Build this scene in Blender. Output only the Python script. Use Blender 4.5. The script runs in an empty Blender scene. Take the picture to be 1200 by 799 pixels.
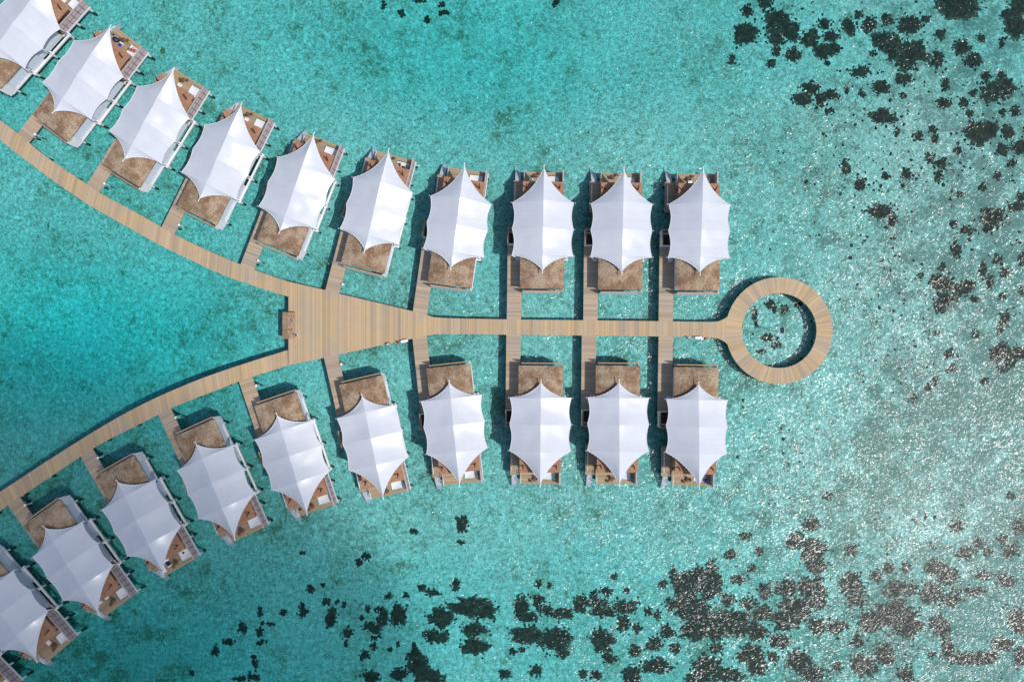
import bpy, bmesh, math, random
from mathutils import Vector, Matrix, noise
random.seed(7)
sc = bpy.context.scene
C = sc.collection
NX, NY = 610.69, 421.87          # image point straight below the drone
S = 7.0                          # photo pixels per metre at deck level
DK = 1.6                         # deck height above the water
DIST = 130.0                     # drone height above the decks

def P(px, py, h=0.0):
    """photo pixel -> world x, y for a point h metres above the decks"""
    k = (DIST-h)/DIST/S
    return ((px-NX)*k, -(py-NY)*k)

# ------------------------------------------------------------------ helpers
class MB:
    def __init__(s): s.v = []; s.f = []; s.uv = []; s.sm = []
    def face(s, pts, uv=None, smooth=False):
        i = len(s.v); s.v += [tuple(p) for p in pts]
        s.f.append(tuple(range(i, i+len(pts)))); s.uv.append(uv); s.sm.append(smooth)
    def box(s, x0, x1, y0, y1, z0, z1, uvaxis=None):
        if x0 > x1: x0, x1 = x1, x0
        p = [(x0,y0,z0),(x1,y0,z0),(x1,y1,z0),(x0,y1,z0),(x0,y0,z1),(x1,y0,z1),(x1,y1,z1),(x0,y1,z1)]
        for q in ((0,3,2,1),(4,5,6,7),(0,1,5,4),(1,2,6,5),(2,3,7,6),(3,0,4,7)):
            pts = [p[i] for i in q]
            uv = None
            if uvaxis == 'y': uv = [(a[1], a[0]) for a in pts]
            elif uvaxis == 'x': uv = [(a[0], a[1]) for a in pts]
            elif uvaxis == 'yz': uv = [(a[1], a[2]+a[0]) for a in pts]
            s.face(pts, uv)
    def tube(s, a, b, r0, r1=None, n=8, cap=True, smooth=True):
        r1 = r0 if r1 is None else r1
        a = Vector(a); b = Vector(b); d = (b-a).normalized()
        t = d.orthogonal().normalized(); w = d.cross(t)
        A = [a+(t*math.cos(2*math.pi*i/n)+w*math.sin(2*math.pi*i/n))*r0 for i in range(n)]
        B = [b+(t*math.cos(2*math.pi*i/n)+w*math.sin(2*math.pi*i/n))*r1 for i in range(n)]
        base = len(s.v); s.v += [tuple(p) for p in A+B]
        for i in range(n):
            j = (i+1) % n
            s.f.append((base+i, base+j, base+n+j, base+n+i)); s.uv.append(None); s.sm.append(smooth)
        if cap:
            s.f.append(tuple(base+i for i in reversed(range(n)))); s.uv.append(None); s.sm.append(False)
            s.f.append(tuple(base+n+i for i in range(n))); s.uv.append(None); s.sm.append(False)
    def path(s, pts, r, n=6):
        for a, b in zip(pts, pts[1:]): s.tube(a, b, r, n=n)
    def grid(s, rows, uv=None, smooth=True, flip=False):
        base = len(s.v); m = len(rows[0])
        for r in rows: s.v += [tuple(p) for p in r]
        for i in range(len(rows)-1):
            for j in range(m-1):
                q = (base+i*m+j, base+i*m+j+1, base+(i+1)*m+j+1, base+(i+1)*m+j)
                if flip: q = q[::-1]
                s.f.append(q); s.sm.append(smooth)
                s.uv.append([uv(*divmod(k-base, m)) for k in q] if uv else None)
    def lathe(s, prof, n=16, c=(0,0,0), smooth=True):
        rows = [[(c[0]+r*math.cos(2*math.pi*j/n), c[1]+r*math.sin(2*math.pi*j/n), c[2]+z) for j in range(n+1)] for r, z in prof]
        s.grid(rows, smooth=smooth)
    def ball(s, c, r, n=12, m=8):
        rx, ry, rz = r if isinstance(r, tuple) else (r, r, r)
        rows = []
        for i in range(m+1):
            a = -math.pi/2+math.pi*i/m
            rows.append([(c[0]+rx*math.cos(a)*math.cos(2*math.pi*j/n), c[1]+ry*math.cos(a)*math.sin(2*math.pi*j/n), c[2]+rz*math.sin(a)) for j in range(n+1)])
        s.grid(rows)
    def mesh(s, name, mat, mir=False, bevel=0):
        me = bpy.data.meshes.new(name)
        v = [(-a, b, c) for a, b, c in s.v] if mir else s.v
        f = [q[::-1] for q in s.f] if mir else s.f
        me.from_pydata(v, [], f)
        if any(u for u in s.uv):
            L = me.uv_layers.new(name='UVMap').data
            i = 0
            for q, u in zip(s.f, s.uv):
                uu = u or [(0,0)]*len(q)
                if mir: uu = uu[::-1]
                for a in uu: L[i].uv = a; i += 1
        me.polygons.foreach_set('use_smooth', s.sm)
        me.materials.append(mat)
        me.update()
        return me
    def build(s, name, mat, parent=None, mir=False):
        o = bpy.data.objects.new(name, s.mesh(name, mat, mir)); C.objects.link(o)
        if parent: o.parent = parent
        return o

def tag(o, label=None, cat=None, group=None, kind=None):
    if label: o['label'] = label
    if cat: o['category'] = cat
    if group: o['group'] = group
    if kind: o['kind'] = kind
    return o
def empty(name, loc, rz=0.0, label=None, cat=None, group=None):
    o = bpy.data.objects.new(name, None); C.objects.link(o)
    o.empty_display_size = .3
    o.location = loc; o.rotation_euler = (0, 0, rz)
    return tag(o, label, cat, group)
def copy_tree(o, parent=None):
    c = o.copy(); C.objects.link(c)
    if parent: c.parent = parent
    for ch in list(o.children): copy_tree(ch, c)
    return c

# ------------------------------------------------------------------ materials
class NT:
    def __init__(s, name):
        s.m = bpy.data.materials.new(name); s.m.use_nodes = True
        s.t = s.m.node_tree; s.t.nodes.clear()
        s.out = s.n('ShaderNodeOutputMaterial')
    def n(s, typ, **kw):
        x = s.t.nodes.new(typ)
        for k, v in kw.items():
            if k in x.inputs.keys() if isinstance(k, str) else False: pass
            setattr(x, k, v)
        return x
    def l(s, a, b): s.t.links.new(a, b)
    def val(s, sock, v):
        if hasattr(v, 'is_output') or isinstance(v, bpy.types.NodeSocket): s.l(v, sock)
        else: sock.default_value = v
    def math(s, op, a, b=None, c=None, clamp=False):
        x = s.n('ShaderNodeMath', operation=op, use_clamp=clamp)
        s.val(x.inputs[0], a)
        if b is not None: s.val(x.inputs[1], b)
        if c is not None: s.val(x.inputs[2], c)
        return x.outputs[0]
    def vmath(s, op, a, b=None):
        x = s.n('ShaderNodeVectorMath', operation=op)
        s.val(x.inputs[0], a)
        if b is not None: s.val(x.inputs[1], b)
        return x.outputs[0]
    def noise(s, vec, scale, detail=4, rough=.55, w=None, dim='3D', dist=0):
        x = s.n('ShaderNodeTexNoise', noise_dimensions=dim)
        if vec is not None: s.l(vec, x.inputs['Vector'])
        if w is not None: s.val(x.inputs['W'], w)
        x.inputs['Scale'].default_value = scale; x.inputs['Detail'].default_value = detail
        x.inputs['Roughness'].default_value = rough; x.inputs['Distortion'].default_value = dist
        return x
    def ramp(s, fac, stops, interp='LINEAR'):
        x = s.n('ShaderNodeValToRGB'); s.l(fac, x.inputs[0])
        x.color_ramp.interpolation = interp
        e = x.color_ramp.elements
        while len(e) < len(stops): e.new(.5)
        for el, (p, c) in zip(e, stops):
            el.position = p; el.color = (c if isinstance(c, tuple) else (c,)*3) + (1,)
        return x.outputs[0]
    def mix(s, f, a, b, typ='MIX'):
        x = s.n('ShaderNodeMix', data_type='RGBA', blend_type=typ)
        s.val(x.inputs[0], f)
        for sock, v in ((x.inputs[6], a), (x.inputs[7], b)):
            s.val(sock, v if not isinstance(v, tuple) else (v + (1,))[:4])
        return x.outputs[2]
    def mapr(s, v, a, b, c=0., d=1.):
        x = s.n('ShaderNodeMapRange'); s.l(v, x.inputs[0])
        for i, q in enumerate((a, b, c, d)): x.inputs[1+i].default_value = q
        return x.outputs[0]
    def coord(s, which='Object', scale=None, rot=None):
        tc = s.n('ShaderNodeTexCoord').outputs[which]
        if scale is None and rot is None: return tc
        mp = s.n('ShaderNodeMapping'); s.l(tc, mp.inputs[0])
        if scale: mp.inputs['Scale'].default_value = scale
        if rot: mp.inputs['Rotation'].default_value = rot
        return mp.outputs[0]
    def pos(s): return s.n('ShaderNodeNewGeometry').outputs['Position']
    def rnd(s): return s.n('ShaderNodeObjectInfo').outputs['Random']
    def bump(s, h, strength, dist):
        x = s.n('ShaderNodeBump'); s.l(h, x.inputs['Height'])
        x.inputs['Strength'].default_value = strength; x.inputs['Distance'].default_value = dist
        return x.outputs[0]
    def bsdf(s, col, rough=.6, spec=.5, normal=None, **kw):
        x = s.n('ShaderNodeBsdfPrincipled')
        s.val(x.inputs['Base Color'], col if not isinstance(col, tuple) else (col+(1,))[:4])
        s.val(x.inputs['Roughness'], rough); x.inputs['Specular IOR Level'].default_value = spec
        if normal is not None: s.l(normal, x.inputs['Normal'])
        for k, v in kw.items(): s.val(x.inputs[k.replace('_', ' ')], v)
        s.l(x.outputs[0], s.out.inputs[0]); return x

def simple(name, col, rough=.6, var=.12, scale=3., spec=.4):
    t = NT(name)
    nz = t.noise(t.pos(), scale, 4).outputs[0]
    f = t.mapr(nz, .3, .7, 1-var, 1+var)
    c = t.vmath('SCALE', col)
    c.node.inputs[0].default_value = col
    t.l(f, c.node.inputs['Scale'])
    t.bsdf(c, rough, spec)
    return t.m

def planks(name, base, width=.15, var=.16, patch=.12, joint=.5, rough=.7, warm=(1.06,1,.9), grey=(.33,.31,.30), greyamt=.35):
    """boards: UV.x runs across the boards, UV.y along them"""
    t = NT(name)
    uv = t.coord('UV')
    sep = t.n('ShaderNodeSeparateXYZ'); t.l(uv, sep.inputs[0])
    u = t.math('DIVIDE', sep.outputs[0], width)
    idx = t.math('FLOOR', u)
    fr = t.math('FRACT', u)
    wn = t.n('ShaderNodeTexWhiteNoise', noise_dimensions='2D')
    cmb = t.n('ShaderNodeCombineXYZ'); t.l(idx, cmb.inputs[0]); t.l(t.rnd(), cmb.inputs[1]); t.l(cmb.outputs[0], wn.inputs['Vector'])
    wide = t.noise(None, 1.0, 3, .6, w=t.math('MULTIPLY', sep.outputs[0], .9), dim='1D').outputs[0]
    grp = t.n('ShaderNodeTexWhiteNoise', noise_dimensions='1D'); t.l(t.math('FLOOR', t.math('DIVIDE', sep.outputs[0], width*9)), grp.inputs['W'])
    pn = t.noise(t.pos(), .35, 5, .6).outputs[0]
    grain = t.noise(t.pos(), 7, 4, .7).outputs[0]
    f = t.math('ADD', t.mapr(wn.outputs[0], 0, 1, 1-var, 1+var), t.mapr(wide, .3, .7, -patch, patch))
    f = t.math('ADD', f, t.mapr(grp.outputs[0], 0, 1, -.07, .07))
    f = t.math('ADD', f, t.mapr(grain, .3, .7, -.08, .08))
    jn = t.math('GREATER_THAN', fr, .93)
    f = t.math('MULTIPLY', f, t.math('SUBTRACT', 1.0, t.math('MULTIPLY', jn, joint)))
    g = t.mix(t.mapr(pn, .4, .68, 0, greyamt), base, grey)
    wcol = t.mix(t.mapr(wide, .35, .65), g, t.mix(1., g, warm, 'MULTIPLY'))
    sc_ = t.n('ShaderNodeVectorMath', operation='SCALE'); t.l(wcol, sc_.inputs[0]); t.l(f, sc_.inputs['Scale'])
    t.bsdf(sc_.outputs[0], rough, .3)
    return t.m

M = {}
M['pier'] = planks('pier_boards', (.475,.35,.21), .16, .13, .065, greyamt=.45)
M['walk'] = planks('walkway_boards', (.41,.315,.22), .16, .16, .14, grey=(.36,.335,.34), greyamt=.5)
M['sun_deck'] = planks('sun_deck_boards', (.37,.275,.16), .2, .15, .12, joint=.45)
M['side_deck'] = planks('side_deck_boards', (.34,.26,.175), .2, .15, .14, joint=.5)
M['slat'] = planks('dark_slats', (.27,.17,.10), .14, .15, .1, joint=.6)

def thatch(name, a, b, c, scale):
    t = NT(name)
    ob = t.coord('Object'); r = t.math('MULTIPLY', t.rnd(), 40.)
    n1 = t.noise(ob, .55, 6, .6, w=r, dim='4D').outputs[0]
    n2 = t.noise(ob, scale, 5, .75, w=r, dim='4D').outputs[0]
    mp = t.n('ShaderNodeMapping'); t.l(ob, mp.inputs[0]); mp.inputs['Scale'].default_value = (6, 1.2, 3)
    n3 = t.noise(mp.outputs[0], 1.6, 4, .7, w=r, dim='4D').outputs[0]
    col = t.mix(t.mapr(n1, .42, .58), a, b)
    col = t.mix(t.mapr(n2, .47, .62, 0, .85), col, c)
    col = t.mix(t.mapr(n2, .46, .36, 0, .35), col, tuple(min(.75, 1.35*q) for q in a))
    sy = t.n('ShaderNodeSeparateXYZ'); t.l(ob, sy.inputs[0])
    cr = t.math('FRACT', t.math('ADD', t.math('MULTIPLY', sy.outputs[1], 2.2), t.math('MULTIPLY', n2, .9)))
    col = t.mix(t.mapr(cr, .8, 1., 0, .3), col, c)
    col2 = t.mix(t.mapr(n3, .55, .8, 0, .6), col, (.62,.52,.38))
    h = t.math('ADD', n2, t.math('MULTIPLY', n3, .6))
    t.bsdf(col2, .9, .15, t.bump(h, .7, .12))
    return t.m
M['thatch'] = thatch('thatch_straw', (.47,.36,.25), (.27,.165,.10), (.13,.07,.038), 6.5)
M['shingle'] = thatch('cedar_shingle', (.44,.24,.145), (.38,.195,.125), (.28,.14,.09), 5.)

# tent membrane: coated white fabric
t = NT('white_membrane')
n1 = t.noise(t.coord('Object'), .5, 4, .6, w=t.math('MULTIPLY', t.rnd(), 30.), dim='4D').outputs[0]
n2 = t.noise(t.coord('Object'), 5., 4, .6).outputs[0]
col = t.mix(t.mapr(n1, .4, .75, 0, .6), (.59,.61,.65), (.535,.555,.60))
sy = t.n('ShaderNodeSeparateXYZ'); t.l(t.coord('Object'), sy.inputs[0])
seam = t.math('GREATER_THAN', t.math('FRACT', t.math('MULTIPLY', sy.outputs[1], .7)), .95)
col = t.mix(t.math('MULTIPLY', seam, .35), col, (.46,.475,.53))
st = t.noise(t.coord('Object'), 1.3, 5, .75, w=t.math('MULTIPLY', t.rnd(), 90.), dim='4D').outputs[0]
col = t.mix(t.mapr(st, .6, .8, 0, .35), col, (.45,.45,.45))
t.bsdf(col, t.mapr(n2, .3, .7, .26, .32), .55)
M['tent'] = t.m
M['white'] = simple('white_paint', (.78,.78,.78), .5, .06)
M['facade'] = simple('pale_render', (.66,.72,.80), .7, .06)
M['screen_white'] = simple('white_boarding', (.74,.74,.76), .55, .06)
M['concrete'] = simple('pale_concrete', (.6,.61,.63), .7, .1)
M['steel'] = simple('brushed_steel', (.5,.52,.54), .35, .05)
M['coping'] = simple('oiled_timber', (.42,.25,.12), .6, .2, 6)
M['dark_wood'] = simple('dark_timber', (.09,.06,.03), .6, .2)
M['dark_floor'] = simple('dark_pebble_floor', (.11,.08,.06), .8, .3, 8)
M['glass'] = simple('dark_glass', (.03,.04,.05), .08, .05, spec=.6)
M['net'] = simple('white_net', (.74,.76,.78), .8, .05, 10)
M['rattan'] = simple('brown_rattan', (.15,.075,.05), .7, .25, 14)
M['cushion'] = simple('white_cushion', (.8,.79,.77), .8, .05)
M['navy'] = simple('navy_cloth', (.008,.012,.06), .8, .2, 8)
M['blue'] = simple('royal_blue_cloth', (.01,.04,.35), .8, .2, 8)
M['red'] = simple('red_paint', (.55,.02,.015), .4, .1)
M['pink'] = simple('faded_red_paint', (.6,.18,.18), .5, .1)
M['skin'] = simple('skin', (.55,.28,.19), .6, .05)
M['hair'] = simple('dark_hair', (.03,.018,.012), .6, .2)
M['stair'] = simple('grey_grp_tread', (.42,.45,.50), .6, .08)
M['panel'] = simple('solar_panel', (.012,.015,.05), .15, .1)
# stone cladding of the privacy wall
t = NT('mauve_stone_cladding')
uv = t.coord('UV')
br = t.n('ShaderNodeTexBrick'); t.l(uv, br.inputs['Vector'])
br.offset = 0.0; br.inputs['Scale'].default_value = 1.0; br.inputs['Brick Width'].default_value = 1.02; br.inputs['Row Height'].default_value = 1.0
br.inputs['Mortar Size'].default_value = .085; br.inputs['Color1'].default_value = (.56,.45,.46,1); br.inputs['Color2'].default_value = (.48,.385,.40,1); br.inputs['Mortar'].default_value = (.12,.08,.08,1)
nn = t.noise(t.coord('Object'), 6, 4).outputs[0]
t.bsdf(t.mix(t.mapr(nn, .3, .7, 0, .5), br.outputs[0], (.55,.45,.44)), .8, .2)
M['clad'] = t.m
M['cap_stone'] = simple('mauve_cap_stone', (.46,.38,.38), .8, .1)
# stilts: pale concrete with an algae line near the water
t = NT('stilt_concrete')
sp = t.n('ShaderNodeSeparateXYZ'); t.l(t.pos(), sp.inputs[0])
nz = t.noise(t.pos(), 3., 3).outputs[0]
z = t.math('ADD', sp.outputs[2], t.mapr(nz, .3, .7, -.15, .15))
col = t.mix(t.mapr(z, .1, .3, 1., 0.), (.42,.48,.56), (.035,.035,.018))
t.bsdf(col, .7, .3)
M['stilt'] = t.m
# coral
t = NT('coral_rock')
n1 = t.noise(t.pos(), 1.3, 6, .7).outputs[0]
n2 = t.noise(t.pos(), 5., 4, .7).outputs[0]
col = t.ramp(n1, [(.34,(.014,.016,.016)),(.5,(.035,.036,.028)),(.64,(.075,.068,.045)),(.78,(.15,.135,.085))])
su = t.n('ShaderNodeSeparateXYZ'); t.l(t.coord('UV'), su.inputs[0])
rim = t.math('ADD', su.outputs[0], t.math('MULTIPLY', t.math('SUBTRACT', n2, .5), 1.1))
col = t.mix(t.mapr(rim, .78, 1.08, 0, .8), col, (.26,.26,.2))
t.bsdf(col, .9, .1, t.bump(n2, 1., .2))
M['coral'] = t.m

# ------------------------------------------------------------------ seabed and water
def smooth(a, b, x):
    q = min(1, max(0, (x-a)/(b-a))); return q*q*(3-2*q)
def bed(x, y):
    px, py = x*S+NX, NY-y*S
    z = -1.25
    z -= 1.5*math.exp(-(((px-90)/170)**2+((py-400)/90)**2))
    z -= .75*math.exp(-(((px-150)/260)**2+((py-790)/110)**2))
    z -= .6*math.exp(-(((px-540)/170)**2+((py-60)/110)**2))
    z += .34*smooth(840, 1080, px) + .25*smooth(240, 420, px)*smooth(60, 160, py)*(1-smooth(600, 700, py))
    z += .12*noise.noise((x*.08, y*.08, 3.1)) + .05*noise.noise((x*.3, y*.3, 9.1))
    return z

def axis(lo, hi, step, far):
    a = []; q = lo
    while q < hi: a.append(q); q += step
    a.append(hi)
    l = [lo-d for d in far[::-1]]; r = [hi+d for d in far]
    return l+a+r
FAR = [10, 30, 80, 200, 500, 1000, 2000]
xs = axis(-100, 100, 1.25, FAR); ys = axis(-66, 74, 1.25, FAR)
mb = MB(); mb.grid([[(x, y, bed(x, y)) for x in xs] for y in ys])
t = NT('coral_sand')
p = t.pos()
sp = t.n('ShaderNodeSeparateXYZ'); t.l(p, sp.inputs[0])
X, Y = sp.outputs[0], sp.outputs[1]
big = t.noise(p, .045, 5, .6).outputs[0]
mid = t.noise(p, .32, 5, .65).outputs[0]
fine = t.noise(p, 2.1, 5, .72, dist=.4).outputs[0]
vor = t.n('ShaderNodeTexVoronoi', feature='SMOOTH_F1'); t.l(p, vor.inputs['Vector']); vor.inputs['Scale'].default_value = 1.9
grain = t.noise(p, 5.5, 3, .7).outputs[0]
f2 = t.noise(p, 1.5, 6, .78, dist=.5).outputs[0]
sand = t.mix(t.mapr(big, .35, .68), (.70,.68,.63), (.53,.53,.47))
sand = t.mix(t.mapr(f2, .48, .62, 0, .72), sand, (.19,.21,.15))  # rubble mottle; its pale and dark flecks also paint in caustic light
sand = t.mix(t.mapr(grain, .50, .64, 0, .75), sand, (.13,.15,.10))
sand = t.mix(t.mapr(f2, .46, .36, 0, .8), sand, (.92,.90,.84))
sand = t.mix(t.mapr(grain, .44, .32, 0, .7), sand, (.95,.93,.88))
# seagrass and rubble: broken brown-green patches, denser on the reef side
reef = t.mapr(t.math('ADD', X, t.math('MULTIPLY', Y, -.25)), 38, 88, 0, .17)
pm = t.math('ADD', t.math('MULTIPLY', mid, .75), t.math('MULTIPLY', big, .35))
pm = t.math('ADD', pm, reef)
pm = t.math('ADD', pm, t.math('MULTIPLY', t.math('SUBTRACT', fine, .5), .6))
sand = t.mix(t.mapr(pm, .595, .71, 0, .8), sand, t.mix(t.mapr(X, 10, 70, 0, 1), (.17,.155,.075), (.205,.21,.185)))
h = t.math('ADD', t.math('MULTIPLY', f2, .6), t.math('MULTIPLY', grain, .35))
t.bsdf(sand, .95, .05, t.bump(h, .7, .4))
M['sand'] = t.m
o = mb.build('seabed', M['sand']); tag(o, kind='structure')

t = NT('sea_water')
p = t.pos()
def wave(scale, rot, sx, sy, det):
    m0 = t.n('ShaderNodeMapping'); t.l(p, m0.inputs[0]); m0.inputs['Rotation'].default_value = (0, 0, -rot)
    mp = t.n('ShaderNodeMapping'); t.l(m0.outputs[0], mp.inputs[0]); mp.inputs['Scale'].default_value = (sx, sy, 1)
    return t.noise(mp.outputs[0], scale, det, .55, dist=.5).outputs['Color']
half = (.5, .5, .5)
w1 = t.vmath('SUBTRACT', wave(2.7, .6, .6, 1.4, 4), half)
w2 = t.vmath('SUBTRACT', wave(.42, .75, .55, 1.4, 3), half)
def scaled(v, k):
    x = t.n('ShaderNodeVectorMath', operation='SCALE'); t.l(v, x.inputs[0]); t.val(x.inputs['Scale'], k); return x.outputs[0]
slope = t.vmath('ADD', scaled(w1, 1.45), scaled(w2, .55))
slope = t.vmath('MULTIPLY', slope, (1, 1, 0))
gust = t.noise(p, .09, 4, .6).outputs[0]
slope = scaled(slope, t.mapr(gust, .3, .7, .72, 1.3))
nrm = t.vmath('NORMALIZE', t.vmath('ADD', slope, (0, 0, 1)))
gl = t.n('ShaderNodeBsdfGlossy'); gl.inputs['Roughness'].default_value = .15; t.l(nrm, gl.inputs['Normal'])
tr = t.n('ShaderNodeBsdfTransparent'); tr.inputs[0].default_value = (.97,.99,1,1)
fr = t.n('ShaderNodeFresnel'); fr.inputs['IOR'].default_value = 1.34; t.l(nrm, fr.inputs['Normal'])
g2 = t.n('ShaderNodeBsdfGlossy'); g2.inputs['Roughness'].default_value = .40
gm = t.n('ShaderNodeMixShader'); gm.inputs[0].default_value = .30; t.l(gl.outputs[0], gm.inputs[1]); t.l(g2.outputs[0], gm.inputs[2])
mx = t.n('ShaderNodeMixShader'); t.l(fr.outputs[0], mx.inputs[0]); t.l(tr.outputs[0], mx.inputs[1]); t.l(gm.outputs[0], mx.inputs[2])
t.l(mx.outputs[0], t.out.inputs['Surface'])
va = t.n('ShaderNodeVolumeAbsorption'); va.inputs['Color'].default_value = (0.45, .967, .985, 1); va.inputs['Density'].default_value = 1.0
t.l(va.outputs[0], t.out.inputs['Volume'])
M['water'] = t.m
mb = MB(); mb.box(-2200, 2200, -2200, 2200, -6, 0)
o = mb.build('sea_water', M['water']); tag(o, kind='structure')

# ------------------------------------------------------------------ piers
def catmull(pts, step=1.2):
    out = []
    q = [pts[0]]+list(pts)+[pts[-1]]
    for i in range(1, len(q)-2):
        p0, p1, p2, p3 = (Vector(a) for a in q[i-1:i+3])
        n = max(2, int((p2-p1).length/step))
        for k in range(n):
            s_ = k/n
            out.append(.5*((2*p1)+(p2-p0)*s_+(2*p0-5*p1+4*p2-p3)*s_*s_+(3*p1-p0-3*p2+p3)*s_**3))
    out.append(Vector(pts[-1])); return out
def resample(pts, n):
    L = [0]
    for a, b in zip(pts, pts[1:]): L.append(L[-1]+(b-a).length)
    out = []; j = 0
    for i in range(n):
        d = L[-1]*i/(n-1)
        while j < len(L)-2 and L[j+1] < d: j += 1
        out.append(pts[j].lerp(pts[j+1], (d-L[j])/max(1e-9, L[j+1]-L[j])))
    return out, L[-1]
def deck_strip(mb, A, B, z1, th=.22, u0=0., invert=False):
    """A and B: the two edges of a boardwalk, same count"""
    u = [u0]
    for i in range(1, len(A)): u.append(u[-1]+(((A[i]+B[i])-(A[i-1]+B[i-1]))/2).length)
    w = (A[0]-B[0]).length
    for i in range(len(A)-1):
        a0, a1, b0, b1 = A[i], A[i+1], B[i], B[i+1]
        top = [(a0.x,a0.y,z1),(b0.x,b0.y,z1),(b1.x,b1.y,z1),(a1.x,a1.y,z1)]
        uv = [(u[i],0),(u[i],w),(u[i+1],w),(u[i+1],0)]
        cr = (b0-a0).cross(b1-a0) if False else (b0.x-a0.x)*(a1.y-a0.y)-(b0.y-a0.y)*(a1.x-a0.x)
        if cr < 0: top = top[::-1]; uv = uv[::-1]
        mb.face(top, uv)
        bot = [(x, y, z1-th) for x, y, z in top][::-1]; mb.face(bot, uv[::-1])
        for (c, d, e) in ((a0, a1, 1), (b0, b1, -1)):
            q = [(c.x,c.y,z1-th),(d.x,d.y,z1-th),(d.x,d.y,z1),(c.x,c.y,z1)]
            uq = [(u[i],0),(u[i+1],0),(u[i+1],th),(u[i],th)]
            if (e > 0) == (cr > 0): q = q[::-1]; uq = uq[::-1]
            mb.face(q, uq)
    for i in (0, -1):
        a, b = A[i], B[i]
        mb.face([(a.x,a.y,z1-th),(b.x,b.y,z1-th),(b.x,b.y,z1),(a.x,a.y,z1)], [(u[i],0),(u[i],w),(u[i],w),(u[i],0)])
def V2(px, py): x, y = P(px, py); return Vector((x, y))
UA = [(-70,85),(-35,113.5),(0,141),(19.5,155.3),(33.8,167.3),(55.6,185),(102,216),(115.8,225.5),(155.6,247),(191.6,267.5),(220,282.5),(247,295),(283,310.3),(310,320.3),(338,330)]
UB = [(-80,106),(-40,136),(0,164.3),(24,183),(58.6,209),(101.5,238.6),(134.5,257.6),(184,285.5),(220,303.2),(257.6,320.6),(295,334.2),(338.3,347.9)]
LA = [(-80,625),(-40,601),(0,575.9),(25.5,559.3),(66,533),(117,501.2),(160.6,476.8),(195,460.4),(240,441.9),(289.6,425),(336.7,410.3)]
LB = [(-70,645),(-35,622),(0,598.4),(24,581.9),(60,557.8),(94,535),(120,518.8),(140,508.6),(186,485.6),(202,477.5),(259.7,454.8),(282,446),(298.6,440.5),(337.6,428)]
pier = empty('pier', (0, 0, 0), 0, 'long forked wooden plank pier with a round ring platform at its tip', 'pier')
edges = []
def arm(name, A, B):
    a = catmull([V2(*q) for q in A]); b = catmull([V2(*q) for q in B])
    a, la = resample(a, 60); b, lb = resample(b, 60)
    mb = MB(); deck_strip(mb, a, b, DK); o = mb.build(name, M['pier'], pier)
    return a, b
ua, ub = arm('boardwalk', UA, UB)
la, lb = arm('boardwalk', LA, LB)
# central platform narrowing into the spine
HT = [(338,330),(360,335),(384,340.5),(401,345),(445,355.3),(486.4,365.3),(502.4,369.6),(507,371.2),(516,372.3),(540,373.2),(600,374.3),(700,375.4),(780,376.4),(832,377.2),(842,376.5),(849,373.5),(856,368.2)]
HB = [(337.5,428),(360,423.4),(384,418.3),(401,414.6),(445,404.9),(476.4,398.2),(502.4,393),(507,392.2),(516,391.6),(540,391.5),(600,392.3),(700,393.3),(780,394.3),(832,395.2),(842,396.8),(849,400.2),(856,406.5)]
def at_x(L, x):
    for (x0_, y0_), (x1_, y1_) in zip(L, L[1:]):
        if x0_ <= x <= x1_: return y0_+(y1_-y0_)*(x-x0_)/(x1_-x0_)
    return L[0][1] if x < L[0][0] else L[-1][1]
HX = sorted(set([q[0] for q in HT]+[q[0] for q in HB if q[0] > 338]))
HT, HB = [(x, at_x(HT, x)) for x in HX], [(x, at_x(HB, x)) for x in HX]
mb = MB()
A = [V2(*q) for q in HT]; B = [V2(*q) for q in HB]
A[0].x = B[0].x = V2(338, 0).x
deck_strip(mb, A, B, DK-.004)
mb.build('platform_deck', M['pier'], pier)
# ring
cx, cy = P(913.2, 387.4); R0, R1 = 43.7/S, 62.6/S
mb = MB(); N = 144
ri = [Vector((cx+R0*math.cos(2*math.pi*i/N), cy+R0*math.sin(2*math.pi*i/N))) for i in range(N+1)]
ro = [Vector((cx+R1*math.cos(2*math.pi*i/N), cy+R1*math.sin(2*math.pi*i/N))) for i in range(N+1)]
deck_strip(mb, ri, ro, DK)
mb.build('ring_deck', M['pier'], pier)
def pile(x, y, name, parent, top=DK-.24, r=.15):
    mb = MB(); z0 = bed(x, y)-.25
    mb.tube((0,0,z0), (0,0,top), r*1.1, r, n=8)
    o = mb.build(name, M['stilt'], parent); o.location = (x, y, 0); return o
for (a, b) in ((ua, ub), (la, lb)):
    for i in range(9, 60, 5):
        for q, w in ((a, b), (b, a)):
            c = q[i].lerp(w[i], .1)
            if abs(c.x) < 95: pile(c.x, c.y, 'pile', pier)
for i in range(14):
    px = 350+i*36
    yt = [p_ for p_ in zip(HT, HT[1:]) if p_[0][0] <= px <= p_[1][0]][0]; yb = [p_ for p_ in zip(HB, HB[1:]) if p_[0][0] <= px <= p_[1][0]][0]
    for (q0, q1), d in ((yt, 2.5), (yb, -2.5)):
        py = q0[1]+(q1[1]-q0[1])*(px-q0[0])/(q1[0]-q0[0])+d
        c = V2(px, py); pile(c.x, c.y, 'pile', pier)
for i in range(12):
    a = 2*math.pi*(i+.5)/12
    for rr in (R0+.3, R1-.3): pile(cx+rr*math.cos(a), cy+rr*math.sin(a), 'pile', pier)

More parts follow.
